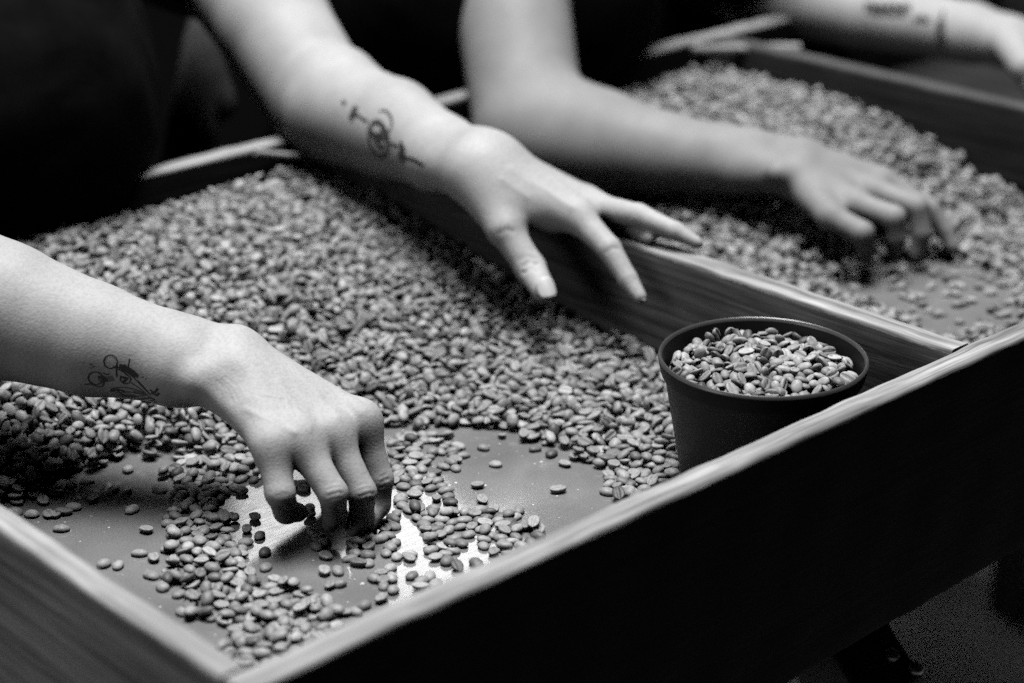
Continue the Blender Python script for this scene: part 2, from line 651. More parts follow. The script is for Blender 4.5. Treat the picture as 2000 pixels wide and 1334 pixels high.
# ------------------------------------------------------------------ dropping beans on a height map
class Drop:
    def __init__(self, x0, y0, x1, y1, cell=0.001):
        self.x0, self.y0, self.c = x0, y0, cell
        self.nx, self.ny = int((x1 - x0) / cell), int((y1 - y0) / cell)
        self.h = np.zeros((self.nx, self.ny), np.float32)
        self.out = []
        k = 6
        g = np.arange(-k, k + 1)
        self.k = k
        self.gx, self.gy = np.meshgrid(g * cell, g * cell, indexing='ij')

    def drop(self, x, y, flip, yaw, tilt, zmax, over=1.0, sc=1.0, q=0.75):
        ix, iy = int((x - self.x0) / self.c), int((y - self.y0) / self.c)
        k = self.k
        if ix < k or iy < k or ix >= self.nx - k or iy >= self.ny - k:
            return False
        ca, sa = math.cos(yaw), math.sin(yaw)
        u = (self.gx * ca + self.gy * sa) / (0.0047 * sc)
        w = (-self.gx * sa + self.gy * ca) / (0.0035 * sc)
        r2 = u * u + w * w
        m_ = r2 < over
        H = self.h[ix - k:ix + k + 1, iy - k:iy + k + 1]
        hv = H[m_]
        base = float(np.quantile(hv, q)) if q < 1 else float(hv.max())
        if base > zmax:
            return False
        # lean with the ground under it
        gu = float((hv * u[m_]).mean() / (u[m_] ** 2).mean()) / 0.0047
        gw = float((hv * w[m_]).mean() / (w[m_] ** 2).mean()) / 0.0035
        ty = -math.atan(max(-1, min(1, gu * 0.6))) + random.gauss(0, tilt)
        tx = math.atan(max(-1, min(1, gw * 0.6))) + random.gauss(0, tilt)
        zc = base + (0.0027 if flip else 0.0012) * sc
        top = base + 0.0038 * sc * np.sqrt(np.maximum(1 - r2, 0))
        H[m_] = np.maximum(H[m_], top[m_])
        rot = Euler((tx + (math.pi if flip else 0), ty, yaw), 'XYZ')
        self.out.append((x, y, zc, rot.x, rot.y, rot.z, sc))
        return True


def in_poly(px, py, poly):
    inside = np.zeros(np.shape(px), bool)
    n = len(poly)
    for i in range(n):
        x1_, y1_ = poly[i]
        x2_, y2_ = poly[(i + 1) % n]
        c_ = ((y1_ > py) != (y2_ > py)) & (px < (x2_ - x1_) * (py - y1_) / (y2_ - y1_ + 1e-12) + x1_)
        inside ^= c_
    return inside


def wob(x, y):
    """ragged edge: shift a test point by smooth noise"""
    x, y = np.asarray(x), np.asarray(y)
    return (x + 0.006 * np.sin(x * 190 + 3 * np.sin(y * 83)) + 0.004 * np.sin(y * 410 + 1.3), y + 0.006 * np.sin(y * 170 + 2 * np.sin(x * 97)) + 0.004 * np.sin(x * 390))


def wpoly(pts, z=0.0):
    return [tuple(P(x, y, z)[:2]) for x, y in pts]


def pix(p):
    q = np.atleast_2d(p) - CAM
    d = q @ FW
    return np.stack([1000 + FPX * (q @ RT) / d, 667 - FPX * (q @ UP) / d, d], 1)


# deep heap of the first tray: everything behind this front edge (photo positions on the tray floor)
HEAP_EDGE = [(-60, 985), (20, 985), (70, 958), (150, 925), (215, 893), (330, 886), (395, 880), (500, 893), (560, 860), (640, 845), (760, 832), (860, 836), (950, 838), (1010, 856),
             (1060, 868), (1125, 890), (1180, 925), (1205, 960), (1190, 975), (1230, 985), (1330, 940), (1420, 1010), (1800, 860), (1800, 300), (650, 230), (-400, 380), (-400, 900)]
heap_poly = wpoly(HEAP_EDGE)
tray1 = Drop(0.4455, 0.6495, 0.987, 1.3055)

# loose beans in front of the heap: (polygon, attempts, chance of a second layer)
ZONES = {
    'corner': [([(330, 880), (505, 890), (512, 930), (500, 955), (436, 962), (428, 990), (440, 1016), (444, 1040), (470, 1062), (490, 1092), (480, 1115), (555, 1150), (640, 1170), (690, 1210), (600, 1310),
                 (500, 1330), (440, 1280), (470, 1245), (500, 1195), (430, 1215), (380, 1205), (345, 1165), (335, 1120), (355, 1080), (320, 1045), (325, 1000), (345, 940)], 1500, 0.16)],
    'hand': [([(762, 850), (880, 845), (900, 870), (885, 915), (830, 905), (770, 905)], 130, 0.05),
             ([(768, 905), (840, 905), (870, 950), (900, 968), (890, 985), (830, 965), (770, 980)], 60, 0.03),
             ([(770, 985), (830, 985), (870, 1000), (950, 990), (1010, 990), (1062, 1042), (1010, 1075), (960, 1078), (930, 1060), (880, 1060), (905, 1110), (860, 1105), (835, 1060), (825, 1015), (765, 1000)], 400, 0.06),
             ([(700, 1040), (770, 1005), (775, 1060), (750, 1090), (690, 1080)], 45, 0.08),
             ([(740, 1080), (800, 1075), (860, 1130), (870, 1150), (770, 1165), (730, 1130)], 10, 0.0)],
}
SINGLES = {
    'corner': [(250, 912), (222, 951), (248, 954), (182, 970), (258, 991), (286, 1031), (272, 1076), (300, 1086), (295, 1119), (203, 1097), (231, 1099), (327, 1066), (30, 995), (62, 1000), (84, 975), (110, 958),
               (110, 1000), (125, 996), (120, 1028), (143, 986), (94, 1001), (90, 930), (140, 940), (70, 965), (170, 935)],
    'hand': [(498, 1006), (482, 1030), (507, 1041), (517, 1074), (519, 1103), (605, 986), (605, 1002), (611, 1034), (622, 1044), (632, 1056), (618, 1062), (636, 1082), (590, 941), (576, 944), (594, 950),
             (634, 1112), (660, 1110), (661, 1136), (644, 1139), (700, 1096), (775, 1083), (800, 1078), (800, 1086), (745, 1115), (762, 1105), (712, 1178), (750, 1130), (805, 1120), (840, 1120), (823, 1130), (768, 1148), (850, 1135),
             (683, 1086), (720, 1095), (745, 1165), (688, 1062), (930, 1095)],
    'board': [(968, 902), (890, 910), (1045, 872), (1077, 882), (1103, 902), (1090, 953), (933, 944), (942, 972), (944, 870), (905, 885)],
}
loose = []   # (x, y, z, rx, ry, rz, scale, zone)
for zone, pts in SINGLES.items():
    for px, py in pts:
        w = P(px, py + 3, 0.002)
        n0 = len(tray1.out)
        if tray1.drop(w[0], w[1], random.random() < 0.28, random.uniform(0, 6.28), 0.06, 0.02, 1.0, random.uniform(0.92, 1.08), 0.5):
            loose.append(tray1.out.pop() + (zone,))
for zone, polys in ZONES.items():
    for poly, tries, second in polys:
        wp = wpoly(poly, 0.002)
        A = np.array(wp)
        lo, hi = A.min(0), A.max(0)
        got = 0
        while got < tries:
            x, y = rng.uniform(lo[0], hi[0]), rng.uniform(lo[1], hi[1])
            if not in_poly(*(wob(x, y) if zone == 'corner' else (x, y)), wp):
                continue
            got += 1
            second_ok = random.random() < second
            if tray1.drop(x, y, random.random() < 0.34, random.uniform(0, 6.28), 0.10, 0.0045 if second_ok else 0.0009, 0.92, random.uniform(0.9, 1.1), 0.86):
                loose.append(tray1.out.pop() + (zone,))

# the heap itself
gx = tray1.x0 + tray1.c * (np.arange(tray1.nx) + 0.5)
gy = tray1.y0 + tray1.c * (np.arange(tray1.ny) + 0.5)
GX, GY = np.meshgrid(gx, gy, indexing='ij')
inside = in_poly(*wob(GX, GY), heap_poly)
# rough distance to the edge by repeated box blur
T = inside.astype(np.float32)
for _ in range(3):
    for axx in (0, 1):
        k = 58
        cs = np.cumsum(np.pad(T, [(k + 1, k) if a == axx else (0, 0) for a in (0, 1)], mode='edge'), axis=axx)
        T = (np.take(cs, range(2 * k + 1, cs.shape[axx]), axx) - np.take(cs, range(0, cs.shape[axx] - 2 * k - 1), axx)) / (2 * k + 1)
T = np.clip((T - 0.5) * 2, 0, 1) * inside
sm = np.clip((GY - 0.93) / 0.34, 0, 1)
mound = 0.0032 + 0.0145 * T + 0.003 * np.sin(GX * 31 + 1) * np.sin(GY * 23) * T + 0.046 * sm * sm * (3 - 2 * sm)
start = np.maximum(mound - 0.014, 0) * inside
tray1.h = np.maximum(tray1.h, start.astype(np.float32))
pot_r = lambda z: 0.0495 + 0.0135 * min(z, 0.08) / 0.08
cells = np.argwhere(inside)
order = rng.integers(0, len(cells), 24000)
for c_ in cells[order]:
    x, y = gx[c_[0]] + rng.uniform(-5e-4, 5e-4), gy[c_[1]] + rng.uniform(-5e-4, 5e-4)
    if math.hypot(x - POT[0], y - POT[1]) < 0.054:
        continue
    tray1.drop(x, y, random.random() < 0.4, random.uniform(0, 6.28), 0.12 + 0.26 * min(1.0, 2.0 * float(T[c_[0], c_[1]])), float(mound[c_[0], c_[1]]), 0.9, random.uniform(0.82, 1.16), 0.85)
heap1 = list(tray1.out)

# second tray
tray2 = Drop(1.0075, 0.6495, 1.502, 1.3055)
bare2 = wpoly([(1640, 560), (1700, 520), (1830, 505), (1890, 540), (1880, 600), (1780, 620), (1690, 600)])
n_try = 17000
gx2 = tray2.x0 + tray2.c * (np.arange(tray2.nx) + 0.5)
gy2 = tray2.y0 + tray2.c * (np.arange(tray2.ny) + 0.5)
AX, AY = np.meshgrid(gx2, gy2, indexing='ij')


def sstep(a, b_, x):
    q = np.clip((x - a) / (b_ - a), 0, 1)
    return q * q * (3 - 2 * q)


mound2 = 0.010 + 0.050 * sstep(0.88, 1.15, AY) * sstep(1.14, 1.36, AX) + 0.007 * sstep(1.36, 1.5, AX) * sstep(0.8, 1.0, AY)
tray2.h = np.maximum(mound2 - 0.014, 0).astype(np.float32)
for _ in range(n_try):
    x, y = rng.uniform(1.012, 1.497), rng.uniform(0.655, 1.30)
    px, py, _d = pix((x, y, 0.004))[0]
    bare = in_poly(px, py, [(1600, 560), (1680, 520), (1760, 500), (1890, 500), (1990, 560), (1990, 640), (1840, 660), (1700, 600)])
    if bare and random.random() < 0.93:
        continue
    ii = (min(int((x - 1.0075) * 1000), tray2.nx - 1), min(int((y - 0.6495) * 1000), tray2.ny - 1))
    tray2.drop(x, y, random.random() < 0.4, random.uniform(0, 6.28), 0.28, 0.001 if bare else float(mound2[ii]), 0.9, random.uniform(0.86, 1.1), 0.7)
heap2 = list(tray2.out)

# beans in the pot
pd = Drop(POT[0] - 0.07, POT[1] - 0.07, POT[0] + 0.07, POT[1] + 0.07)
PX, PY = np.meshgrid(pd.x0 + pd.c * (np.arange(pd.nx) + 0.5) - POT[0], pd.y0 + pd.c * (np.arange(pd.ny) + 0.5) - POT[1], indexing='ij')
rr = np.hypot(PX, PY)
dome = 0.0870 + 0.006 * np.clip(1 - (rr / 0.058) ** 2, 0, 1)
pd.h = (dome - 0.014).astype(np.float32)
for _ in range(2600):
    a, r_ = rng.uniform(0, 6.283), 0.0558 * math.sqrt(rng.uniform(0, 1))
    x, y = POT[0] + r_ * math.cos(a), POT[1] + r_ * math.sin(a)
    zt = 0.0870 + 0.006 * (1 - (r_ / 0.058) ** 2) - 0.004
    pd.drop(x, y, random.random() < 0.4, random.uniform(0, 6.28), 0.40, zt, 0.9, random.uniform(0.80, 1.08), 0.85)
potbeans = list(pd.out)

# nearest loose beans become things, the rest joins the heap
loose.sort(key=lambda b_: pix(b_[:3])[0, 2])
LAB = {
    ('corner', 0): ('rounded back of a coffee bean in the pile at the front corner', 'rounded beans at the front corner of the tray'),
    ('corner', 1): ('coffee bean showing its creased flat side in the front corner pile', 'creased beans at the front corner of the tray'),
    ('hand', 0): ('rounded back of a coffee bean scattered around the picking fingers', 'rounded beans around the picking fingers'),
    ('hand', 1): ('coffee bean showing its creased flat side beside the picking fingers', 'creased beans around the picking fingers'),
}
LONE = ['lone bean at the middle of the bare grey patch, nearest its centre top', 'bean at the upper left edge of the bare patch beside the scattered cluster', 'bean just below the heap, first of three leading down the bare patch',
        'bean between two others in the short line below the heap on the bare patch', 'lowest of three beans in a line below the heap on the bare patch', 'lone bean far out on the bare patch, closest to the front board and pot',
        'upper of two dark beans above the big cluster by the front board', 'lower of two dark beans above the big cluster by the front board', 'bean tucked against the heap edge above the bare patch', 'bean between the cluster and the bare patch, just right of the hand']
lone = [b_ for b_ in loose if b_[7] == 'board']
rest = [b_ for b_ in loose if b_[7] != 'board']
things = lone + rest[:300 - len(lone)]
heap1 += [b_[:7] for b_ in rest[300 - len(lone):]]
bean_objs = []
for i, b_ in enumerate(things):
    o = bpy.data.objects.new('coffee_bean', BEANS[i % len(BEANS)])
    COL.objects.link(o)
    o.location = b_[:3]
    o.rotation_euler = b_[3:6]
    o.scale = (b_[6],) * 3
    lab, grp = (LONE[SINGLES['board'].index(min(SINGLES['board'], key=lambda q: np.hypot(*(pix(b_[:3])[0, :2] - q))))], 'lone beans on the bare patch') if b_[7] == 'board' else LAB[(b_[7], int(abs(b_[3]) > 1.6))]
    tag(o, lab, 'bean', grp)
    bean_objs.append(o)

# instancing node group: every stuff mass picks among the first ten bean meshes
ng = bpy.data.node_groups.new('bean_scatter', 'GeometryNodeTree')
ng.interface.new_socket('Geometry', in_out='INPUT', socket_type='NodeSocketGeometry')
ng.interface.new_socket('Geometry', in_out='OUTPUT', socket_type='NodeSocketGeometry')
gi, go = ng.nodes.new('NodeGroupInput'), ng.nodes.new('NodeGroupOutput')
join = ng.nodes.new('GeometryNodeJoinGeometry')
for o in bean_objs[:10][::-1]:
    inf = ng.nodes.new('GeometryNodeObjectInfo')
    inf.inputs['Object'].default_value = o
    inf.inputs['As Instance'].default_value = False
    inf.transform_space = 'ORIGINAL'
    g2i = ng.nodes.new('GeometryNodeGeometryToInstance')
    ng.links.new(inf.outputs['Geometry'], g2i.inputs[0])
    ng.links.new(g2i.outputs[0], join.inputs[0])
iop = ng.nodes.new('GeometryNodeInstanceOnPoints')
iop.inputs['Pick Instance'].default_value = True
ng.links.new(gi.outputs[0], iop.inputs['Points'])
ng.links.new(join.outputs[0], iop.inputs['Instance'])


def attr(name, ty):
    n = ng.nodes.new('GeometryNodeInputNamedAttribute')
    n.data_type = ty
    n.inputs['Name'].default_value = name
    return n.outputs[0]


e2r = ng.nodes.new('FunctionNodeEulerToRotation')
ng.links.new(attr('rot', 'FLOAT_VECTOR'), e2r.inputs[0])
ng.links.new(e2r.outputs[0], iop.inputs['Rotation'])
ng.links.new(attr('size', 'FLOAT'), iop.inputs['Scale'])
ng.links.new(attr('pick', 'INT'), iop.inputs['Instance Index'])
ng.links.new(iop.outputs[0], go.inputs[0])


def mass(name, data, label, cat):
    A = np.array(data, np.float32)
    me = bpy.data.meshes.new(name)
    me.vertices.add(len(A))
    me.vertices.foreach_set('co', A[:, :3].ravel())
    a = me.attributes.new('rot', 'FLOAT_VECTOR', 'POINT')
    a.data.foreach_set('vector', A[:, 3:6].ravel())
    a = me.attributes.new('size', 'FLOAT', 'POINT')
    a.data.foreach_set('value', A[:, 6].copy())
    a = me.attributes.new('pick', 'INT', 'POINT')
    a.data.foreach_set('value', rng.integers(0, 10, len(A)).astype(np.int32))
    o = link(name, me)
    md = o.modifiers.new('bean_scatter', 'NODES')
    md.node_group = ng
    tag(o, label, cat, None, 'stuff')
    return o


mass('bean_heap', heap1, 'thick spread of pale coffee beans covering the first tray', 'beans')
mass('beans_in_next_tray', heap2, 'blurred spread of coffee beans in the tray beyond the divider', 'beans')
mass('beans_in_pot', potbeans, 'coffee beans heaped inside the dark plastic pot', 'beans')
print('beans', len(things), len(heap1), len(heap2), len(potbeans))

# ------------------------------------------------------------------ pale sticks by the back rail
def stick(name, a, b_, r_, label):
    a, b_ = np.array(a), np.array(b_)
    L = np.linalg.norm(b_ - a)
    o = plank(name, (0, 0, 0), (0, 0, L), r_ * 2, r_ * 1.4, 2, M_stick, None, r_ * 0.5, 16, 0.0004, 91)
    o.location = a
    o.rotation_euler = Vector(b_ - a).to_track_quat('Z', 'Y').to_euler()
    return tag(o, label, 'stick')


M_stick = wood('pale_stick_wood', 2, 0.25, 0.4)
stick('wooden_stick', P(498, 298, 0.094), P(622, 309, 0.080), 0.0035, 'thin pale stick leaning off the back rail under the tattooed left arm')
stick('wooden_stick', P(1352, 96, 0.085), P(1562, 94, 0.085), 0.006, 'thin pale stick lying flat over the beans at the far back rail')


# ------------------------------------------------------------------ people
def px(pts):
    return [D(*p) for p in pts]


def ribbons(name, strokes, bvh, m, parent, lift=0.00025):
    """ink strokes: photo positions cast on to the skin, laid down as thin strips"""
    V, Fc = [], []
    for pts, wd in strokes:
        pts = np.array(pts, float)
        q = []
        for i in range(len(pts) - 1):
            n = max(2, int(np.linalg.norm(pts[i + 1] - pts[i]) / 2.0))
            for j in range(n):
                q.append(pts[i] + (pts[i + 1] - pts[i]) * j / n)
        q.append(pts[-1])
        hits = []
        for a in q:
            d = Vector(ray(*a)).normalized()
            h = bvh.ray_cast(Vector(CAM), d)
            if h[0] is not None:
                hits.append((np.array(h[0]), np.array(h[1])))
        if len(hits) < 2:
            continue
        prev = None
        for i, (p, n) in enumerate(hits):
            t_ = hits[min(i + 1, len(hits) - 1)][0] - hits[max(i - 1, 0)][0]
            s_ = np.cross(n, t_)
            l_ = np.linalg.norm(s_)
            if l_ < 1e-9:
                continue
            s_ = s_ / l_ * wd / 2
            if n @ (CAM - p) < 0:
                n = -n
            V += [p + s_ + n * lift, p - s_ + n * lift]
            if prev is not None:
                Fc.append((prev, prev + 1, len(V) - 1, len(V) - 2))
            prev = len(V) - 2
    if not Fc:
        return None
    return link(name, mesh_from(name, V, Fc), m, parent)


def ell(cx, cy, rx, ry, rot=0, a0=0, a1=360, n=26):
    o = []
    for i in range(n + 1):
        a = math.radians(a0 + (a1 - a0) * i / n)
        x, y = rx * math.cos(a), ry * math.sin(a)
        r_ = math.radians(rot)
        o.append((cx + x * math.cos(r_) - y * math.sin(r_), cy + x * math.sin(r_) + y * math.cos(r_)))
    return o


def nail(pos, nrm, along, ln, wd, parent):
    n = Vector(nrm).normalized()
    a = Vector(along)
    a = (a - n * a.dot(n)).normalized()
    s_ = n.cross(a)
    V, F = [], []
    N1, N2 = 8, 10
    for i in range(N1 + 1):
        u = -1 + 2 * i / N1
        half = wd / 2 * (1 - 0.10 * u * u) * (max(1 - abs(u) ** 5, 0) ** 0.5 * 0.7 + 0.3 if u < 0 else max(1 - u ** 3.2, 0) ** 0.5 * 0.9 + 0.1)
        for j in range(N2 + 1):
            w = -1 + 2 * j / N2
            p = Vector(pos) + a * (ln / 2 * u) + s_ * (half * w) + n * (-0.30 * wd * (w * half * 2 / wd) ** 2 - 0.0006 * u * u)
            V.append(p)
    for i in range(N1):
        for j in range(N2):
            k = i * (N2 + 1) + j
            F.append((k, k + 1, k + N2 + 2, k + N2 + 1))
    me = mesh_from('fingernail', V, F)
    o = link('fingernail', me, M_nail, parent)
    md = o.modifiers.new('thick', 'SOLIDIFY')
    md.thickness = 0.0007
    md.offset = 0
    return o


def finger_group(F, fingers, k=0.0035):
    f = None
    for pts, rad in fingers:
        g = F.new()
        chain(F, g, pts, rad, 0.0025)
        f = g if f is None else smin(f, g, 0.0012)
    return f


# ---- first worker: tattooed right arm picking beans in front, left arm reaching over the divider
Rel, Rwr = D(-330, 500, 1.250), D(440, 715, 1.215)
rf = {
    'little': (px([(531, 868, 1.172), (547, 963, 1.166), (559, 998, 1.186), (582, 1001, 1.204)]), [0.0102, 0.0088, 0.0076, 0.0060]),
    'ring': (px([(583, 858, 1.178), (650, 963, 1.170), (653, 1004, 1.188), (645, 1020, 1.196)]), [0.0106, 0.0088, 0.0074, 0.0058]),
    'middle': (px([(646, 846, 1.190), (707, 961, 1.184), (706, 1006, 1.199), (692, 1029, 1.199)]), [0.0106, 0.0086, 0.0074, 0.0060]),
    'index': (px([(702, 824, 1.207), (741, 936, 1.209), (739, 986, 1.213), (718, 1020, 1.205)]), [0.0108, 0.0086, 0.0074, 0.0060]),
}
rthumb = (px([(560, 760, 1.262), (650, 858, 1.258), (702, 945, 1.240), (716, 990, 1.224)]), [0.013, 0.0105, 0.0092, 0.0066])


def right_arm(F):
    pal = F.new()
    # forearm
    chain(F, pal, [Rel, D(-150, 548, 1.240), D(0, 605, 1.232), D(177, 662, 1.228), D(345, 703, 1.222)], [0.047, 0.0462, 0.0425, 0.0350, 0.0275], 0.005)
    add_cone(F, pal, D(345, 690, 1.226), D(452, 692, 1.226), 0.0215, 0.0168, 0.012)
    add_cone(F, pal, D(345, 722, 1.214), D(448, 748, 1.205), 0.0205, 0.0155, 0.012)
    add_cone(F, pal, D(386, 744, 1.196), D(392, 744, 1.196), 0.0085, 0.0085, 0.010)   # wrist bone
    # palm: one bone per finger
    add_cone(F, pal, D(462, 696, 1.228), rf['index'][0][0], 0.0155, 0.0118, 0.012)
    add_cone(F, pal, D(462, 705, 1.218), rf['middle'][0][0], 0.0160, 0.0116, 0.012)
    add_cone(F, pal, D(460, 735, 1.208), rf['ring'][0][0], 0.0155, 0.0112, 0.012)
    add_cone(F, pal, D(455, 765, 1.203), rf['little'][0][0], 0.0150, 0.0105, 0.012)
    add_cone(F, pal, D(500, 770, 1.235), D(640, 835, 1.215), 0.018, 0.014, 0.012)
    add_cone(F, pal, D(485, 718, 1.242), rthumb[0][1], 0.0155, 0.0115, 0.014)
    # knuckle heads and faint tendons
    for k_, r_ in (('index', 0.0110), ('middle', 0.0108), ('ring', 0.0104)):
        p = rf[k_][0][0] + np.array([0, 0, 0.0008])
        add_cone(F, pal, p, p + 1e-5, r_, r_, 0.006)
    add_cone(F, pal, D(432, 733, 1.1715), D(447, 722, 1.1745), 0.0130, 0.0105, 0.012, True)    # hollow beside the wrist bone
    fin = finger_group(F, list(rf.values()))
    th = F.new()
    chain(F, th, rthumb[0], rthumb[1], 0.003)
    fin = smin(fin, th, 0.001)
    f = smin(pal, fin, 0.011)
    return f


def etch(V, Q, lines):
    """press folds into (amp < 0) or raise veins out of a skin surface along lines read off the photo"""
    n = np.cross(V[Q[:, 2]] - V[Q[:, 0]], V[Q[:, 3]] - V[Q[:, 1]])
    N = np.zeros_like(V)
    for i in range(4):
        for k in range(3):
            N[:, k] += np.bincount(Q[:, i], n[:, k], len(V))
    N /= np.linalg.norm(N, axis=1)[:, None] + 1e-12
    bv = BVHTree.FromPolygons([tuple(v_) for v_ in V], [tuple(int(i) for i in q) for q in Q])
    disp = np.zeros(len(V))
    for pts, amp, sig in lines:
        hit = []
        for p in pts:
            h = bv.ray_cast(Vector(CAM), Vector(ray(*p)).normalized())
            if h[0] is not None:
                hit.append(np.array(h[0]))
        for i in range(len(hit) - 1):
            a, b_ = hit[i], hit[i + 1]
            if np.linalg.norm(a - b_) > 0.03:
                continue
            m_ = (np.abs(V - (a + b_) / 2) < 0.02).all(1).nonzero()[0]
            ab = b_ - a
            tt = np.clip(((V[m_] - a) @ ab) / (ab @ ab + 1e-12), 0, 1)
            d = np.linalg.norm(V[m_] - a - tt[:, None] * ab, axis=1)
            e = amp * np.exp(-(d / sig) ** 2)
            disp[m_] = np.where(np.abs(e) > np.abs(disp[m_]), e, disp[m_])
    return V + N * disp[:, None]


NEAR_LINES = [
    ([(640, 968), (650, 965), (660, 962), (668, 962)], -0.0005, 0.0009), ([(640, 956), (652, 952), (664, 951)], -0.0003, 0.0009), ([(644, 976), (655, 973), (668, 972)], -0.0003, 0.0009), ([(636, 948), (650, 943), (660, 942)], -0.0002, 0.0010),
    ([(702, 970), (713, 966), (722, 963), (730, 964)], -0.0005, 0.0009), ([(702, 958), (713, 954), (724, 953)], -0.0003, 0.0009), ([(704, 978), (716, 974), (728, 974)], -0.0003, 0.0009), ([(698, 950), (710, 945), (720, 945)], -0.0002, 0.0010),
    ([(744, 942), (752, 937), (760, 935)], -0.0005, 0.0009), ([(744, 931), (753, 927)], -0.0003, 0.0009), ([(742, 952), (752, 948)], -0.0003, 0.0009),
    ([(540, 968), (552, 965), (562, 966)], -0.0002, 0.0010),
    ([(480, 800), (515, 815), (545, 830), (575, 845)], 0.0005, 0.0022), ([(545, 745), (575, 790), (605, 835)], 0.0004, 0.0024), ([(575, 720), (620, 765), (660, 815)], 0.0005, 0.0026), ([(605, 715), (660, 760), (705, 805)], 0.0004, 0.0028),
    ([(520, 770), (560, 778), (600, 800)], 0.0004, 0.0018), ([(560, 778), (572, 813), (605, 841)], 0.0005, 0.0017),
    ([(425, 745), (445, 760), (455, 785)], -0.0003, 0.0011), ([(432, 742), (452, 757), (463, 780)], -0.0003, 0.0011), ([(440, 738), (460, 752), (472, 775)], -0.0002, 0.0011),
    ([(700, 770), (712, 775), (722, 783)], -0.0002, 0.0012),
]
MID_LINES = [
    ([(1020, 520), (1034, 512), (1048, 516)], -0.0007, 0.0014), ([(1024, 532), (1038, 524), (1052, 528)], -0.0007, 0.0014), ([(1016, 508), (1030, 500), (1044, 505)], -0.0005, 0.0014),
    ([(975, 455), (990, 448), (1002, 452)], -0.0006, 0.0018), ([(1185, 492), (1196, 484), (1206, 486)], -0.0006, 0.0014), ([(1000, 330), (1060, 365), (1120, 405)], 0.0007, 0.003), ([(1010, 310), (1080, 350), (1145, 390)], 0.0007, 0.003),
    ([(980, 350), (1030, 385)], 0.0005, 0.0025),
]
Lsh, Lel, Lwr = D(395, -150, 1.80), D(632, 205, 1.690), D(935, 325, 1.475)
lf = {
    'index': (px([(1130, 424, 1.436), (1190, 486, 1.417), (1226, 545, 1.409), (1250, 580, 1.402)]), [0.0110, 0.0088, 0.0072, 0.0052]),
    'middle': (px([(1158, 404, 1.455), (1248, 421, 1.430), (1320, 452, 1.415), (1362, 474, 1.409)]), [0.0108, 0.0086, 0.0068, 0.0046]),
    'ring': (px([(1160, 402, 1.476), (1215, 436, 1.462), (1248, 456, 1.440), (1270, 464, 1.425)]), [0.0105, 0.0082, 0.0068, 0.0052]),
    'little': (px([(1148, 392, 1.495), (1180, 420, 1.485), (1202, 432, 1.470), (1216, 438, 1.462)]), [0.0098, 0.0075, 0.0063, 0.005]),
}
lthumb = (px([(945, 350, 1.462), (985, 445, 1.440), (1036, 524, 1.432), (1062, 568, 1.414)]), [0.0165, 0.0120, 0.0110, 0.0090])


def left_arm(F):
    f = F.new()
    chain(F, f, [Lsh, D(535, 50, 1.735), Lel], [0.058, 0.050, 0.046], 0.006)
    add_cone(F, f, D(650, 190, 1.67), D(690, 225, 1.65), 0.0455, 0.043, 0.008)
    chain(F, f, [D(655, 215, 1.66), D(765, 252, 1.60), D(860, 300, 1.53)], [0.0455, 0.0405, 0.0295], 0.006)
    add_cone(F, f, D(855, 290, 1.53), D(960, 318, 1.478), 0.0255, 0.0198, 0.012)
    add_cone(F, f, D(850, 312, 1.52), D(945, 348, 1.464), 0.0235, 0.0172, 0.012)
    pal = F.new()
    add_cone(F, pal, D(940, 330, 1.468), lf['index'][0][0], 0.0175, 0.0118, 0.012)
    add_cone(F, pal, D(948, 318, 1.475), lf['middle'][0][0], 0.0170, 0.0116, 0.012)
    add_cone(F, pal, D(950, 312, 1.488), lf['ring'][0][0], 0.0160, 0.0112, 0.012)
    add_cone(F, pal, D(950, 312, 1.50), lf['little'][0][0], 0.0155, 0.0105, 0.012)
    add_cone(F, pal, D(935, 340, 1.465), lthumb[0][1], 0.0195, 0.0120, 0.022)
    add_cone(F, pal, D(970, 390, 1.455), D(1085, 425, 1.450), 0.0150, 0.0110, 0.014)
    f = smin(f, pal, 0.020)
    fin = finger_group(F, list(lf.values()))
    th = F.new()
    chain(F, th, lthumb[0], lthumb[1], 0.004)
    fin = smin(fin, th, 0.002)
    f = smin(f, fin, 0.007)
    pr = lthumb[0][2]
    for s_ in (-0.005, -0.001, 0.003):
        c_ = pr - FW * 0.0105 - UP * s_ + RT * (-s_ * 0.4)
        add_cone(F, f, c_ - RT * 0.004, c_ + RT * 0.0045 + UP * 0.002, 0.0007, 0.0007, 0.0016, True)
    return f


def blob(F, parts, k=0.05):
    f = F.new() + 0.1
    for a, b_, ra, rb in parts:
        a, b_ = np.array(a), np.array(b_)
        R = max(ra, rb) + k + 0.03
        s_, X = F.window(np.minimum(a, b_) - R, np.maximum(a, b_) + R)
        f[s_] = smin(f[s_], d_cone(X, a, b_, ra, rb), k)
    return f


def cloth_obj(name, parts, m, parent, h=0.010, k=0.05, rip=0.004, seed=5):
    pts = np.array([p[i] for p in parts for i in (0, 1)])
    mg = max(max(p[2], p[3]) for p in parts) + 0.04
    F = Field(pts.min(0) - mg, pts.max(0) + mg, h)
    V, Q = surface(F, blob(F, parts, k))
    V = relax(V, Q, 2)
    V = V + np.stack([vnoise(V, 45, seed + i) for i in range(3)], 1) * rip + np.stack([vnoise(V, 120, seed + 4 + i) for i in range(3)], 1) * rip * 0.4
    return link(name, fast_mesh(name, V, Q), m, parent)


def person(label, arms, trunk, skin, root):
    V, Q = sd_body([(p, mg, fn, h) for p, mg, fn, h in arms], [(np.array([q[i] for q in trunk for i in (0, 1)]), 0.2, lambda F: blob(F, trunk), 0.012)], 0)
    me = fast_mesh('person', V - np.array(root), Q)
    o = link('person', me, skin or M_skin, None, root)
    tag(o, label, 'person')
    bvh = BVHTree.FromPolygons([tuple(v_) for v_ in V], [tuple(int(i) for i in q) for q in Q])
    return o, bvh


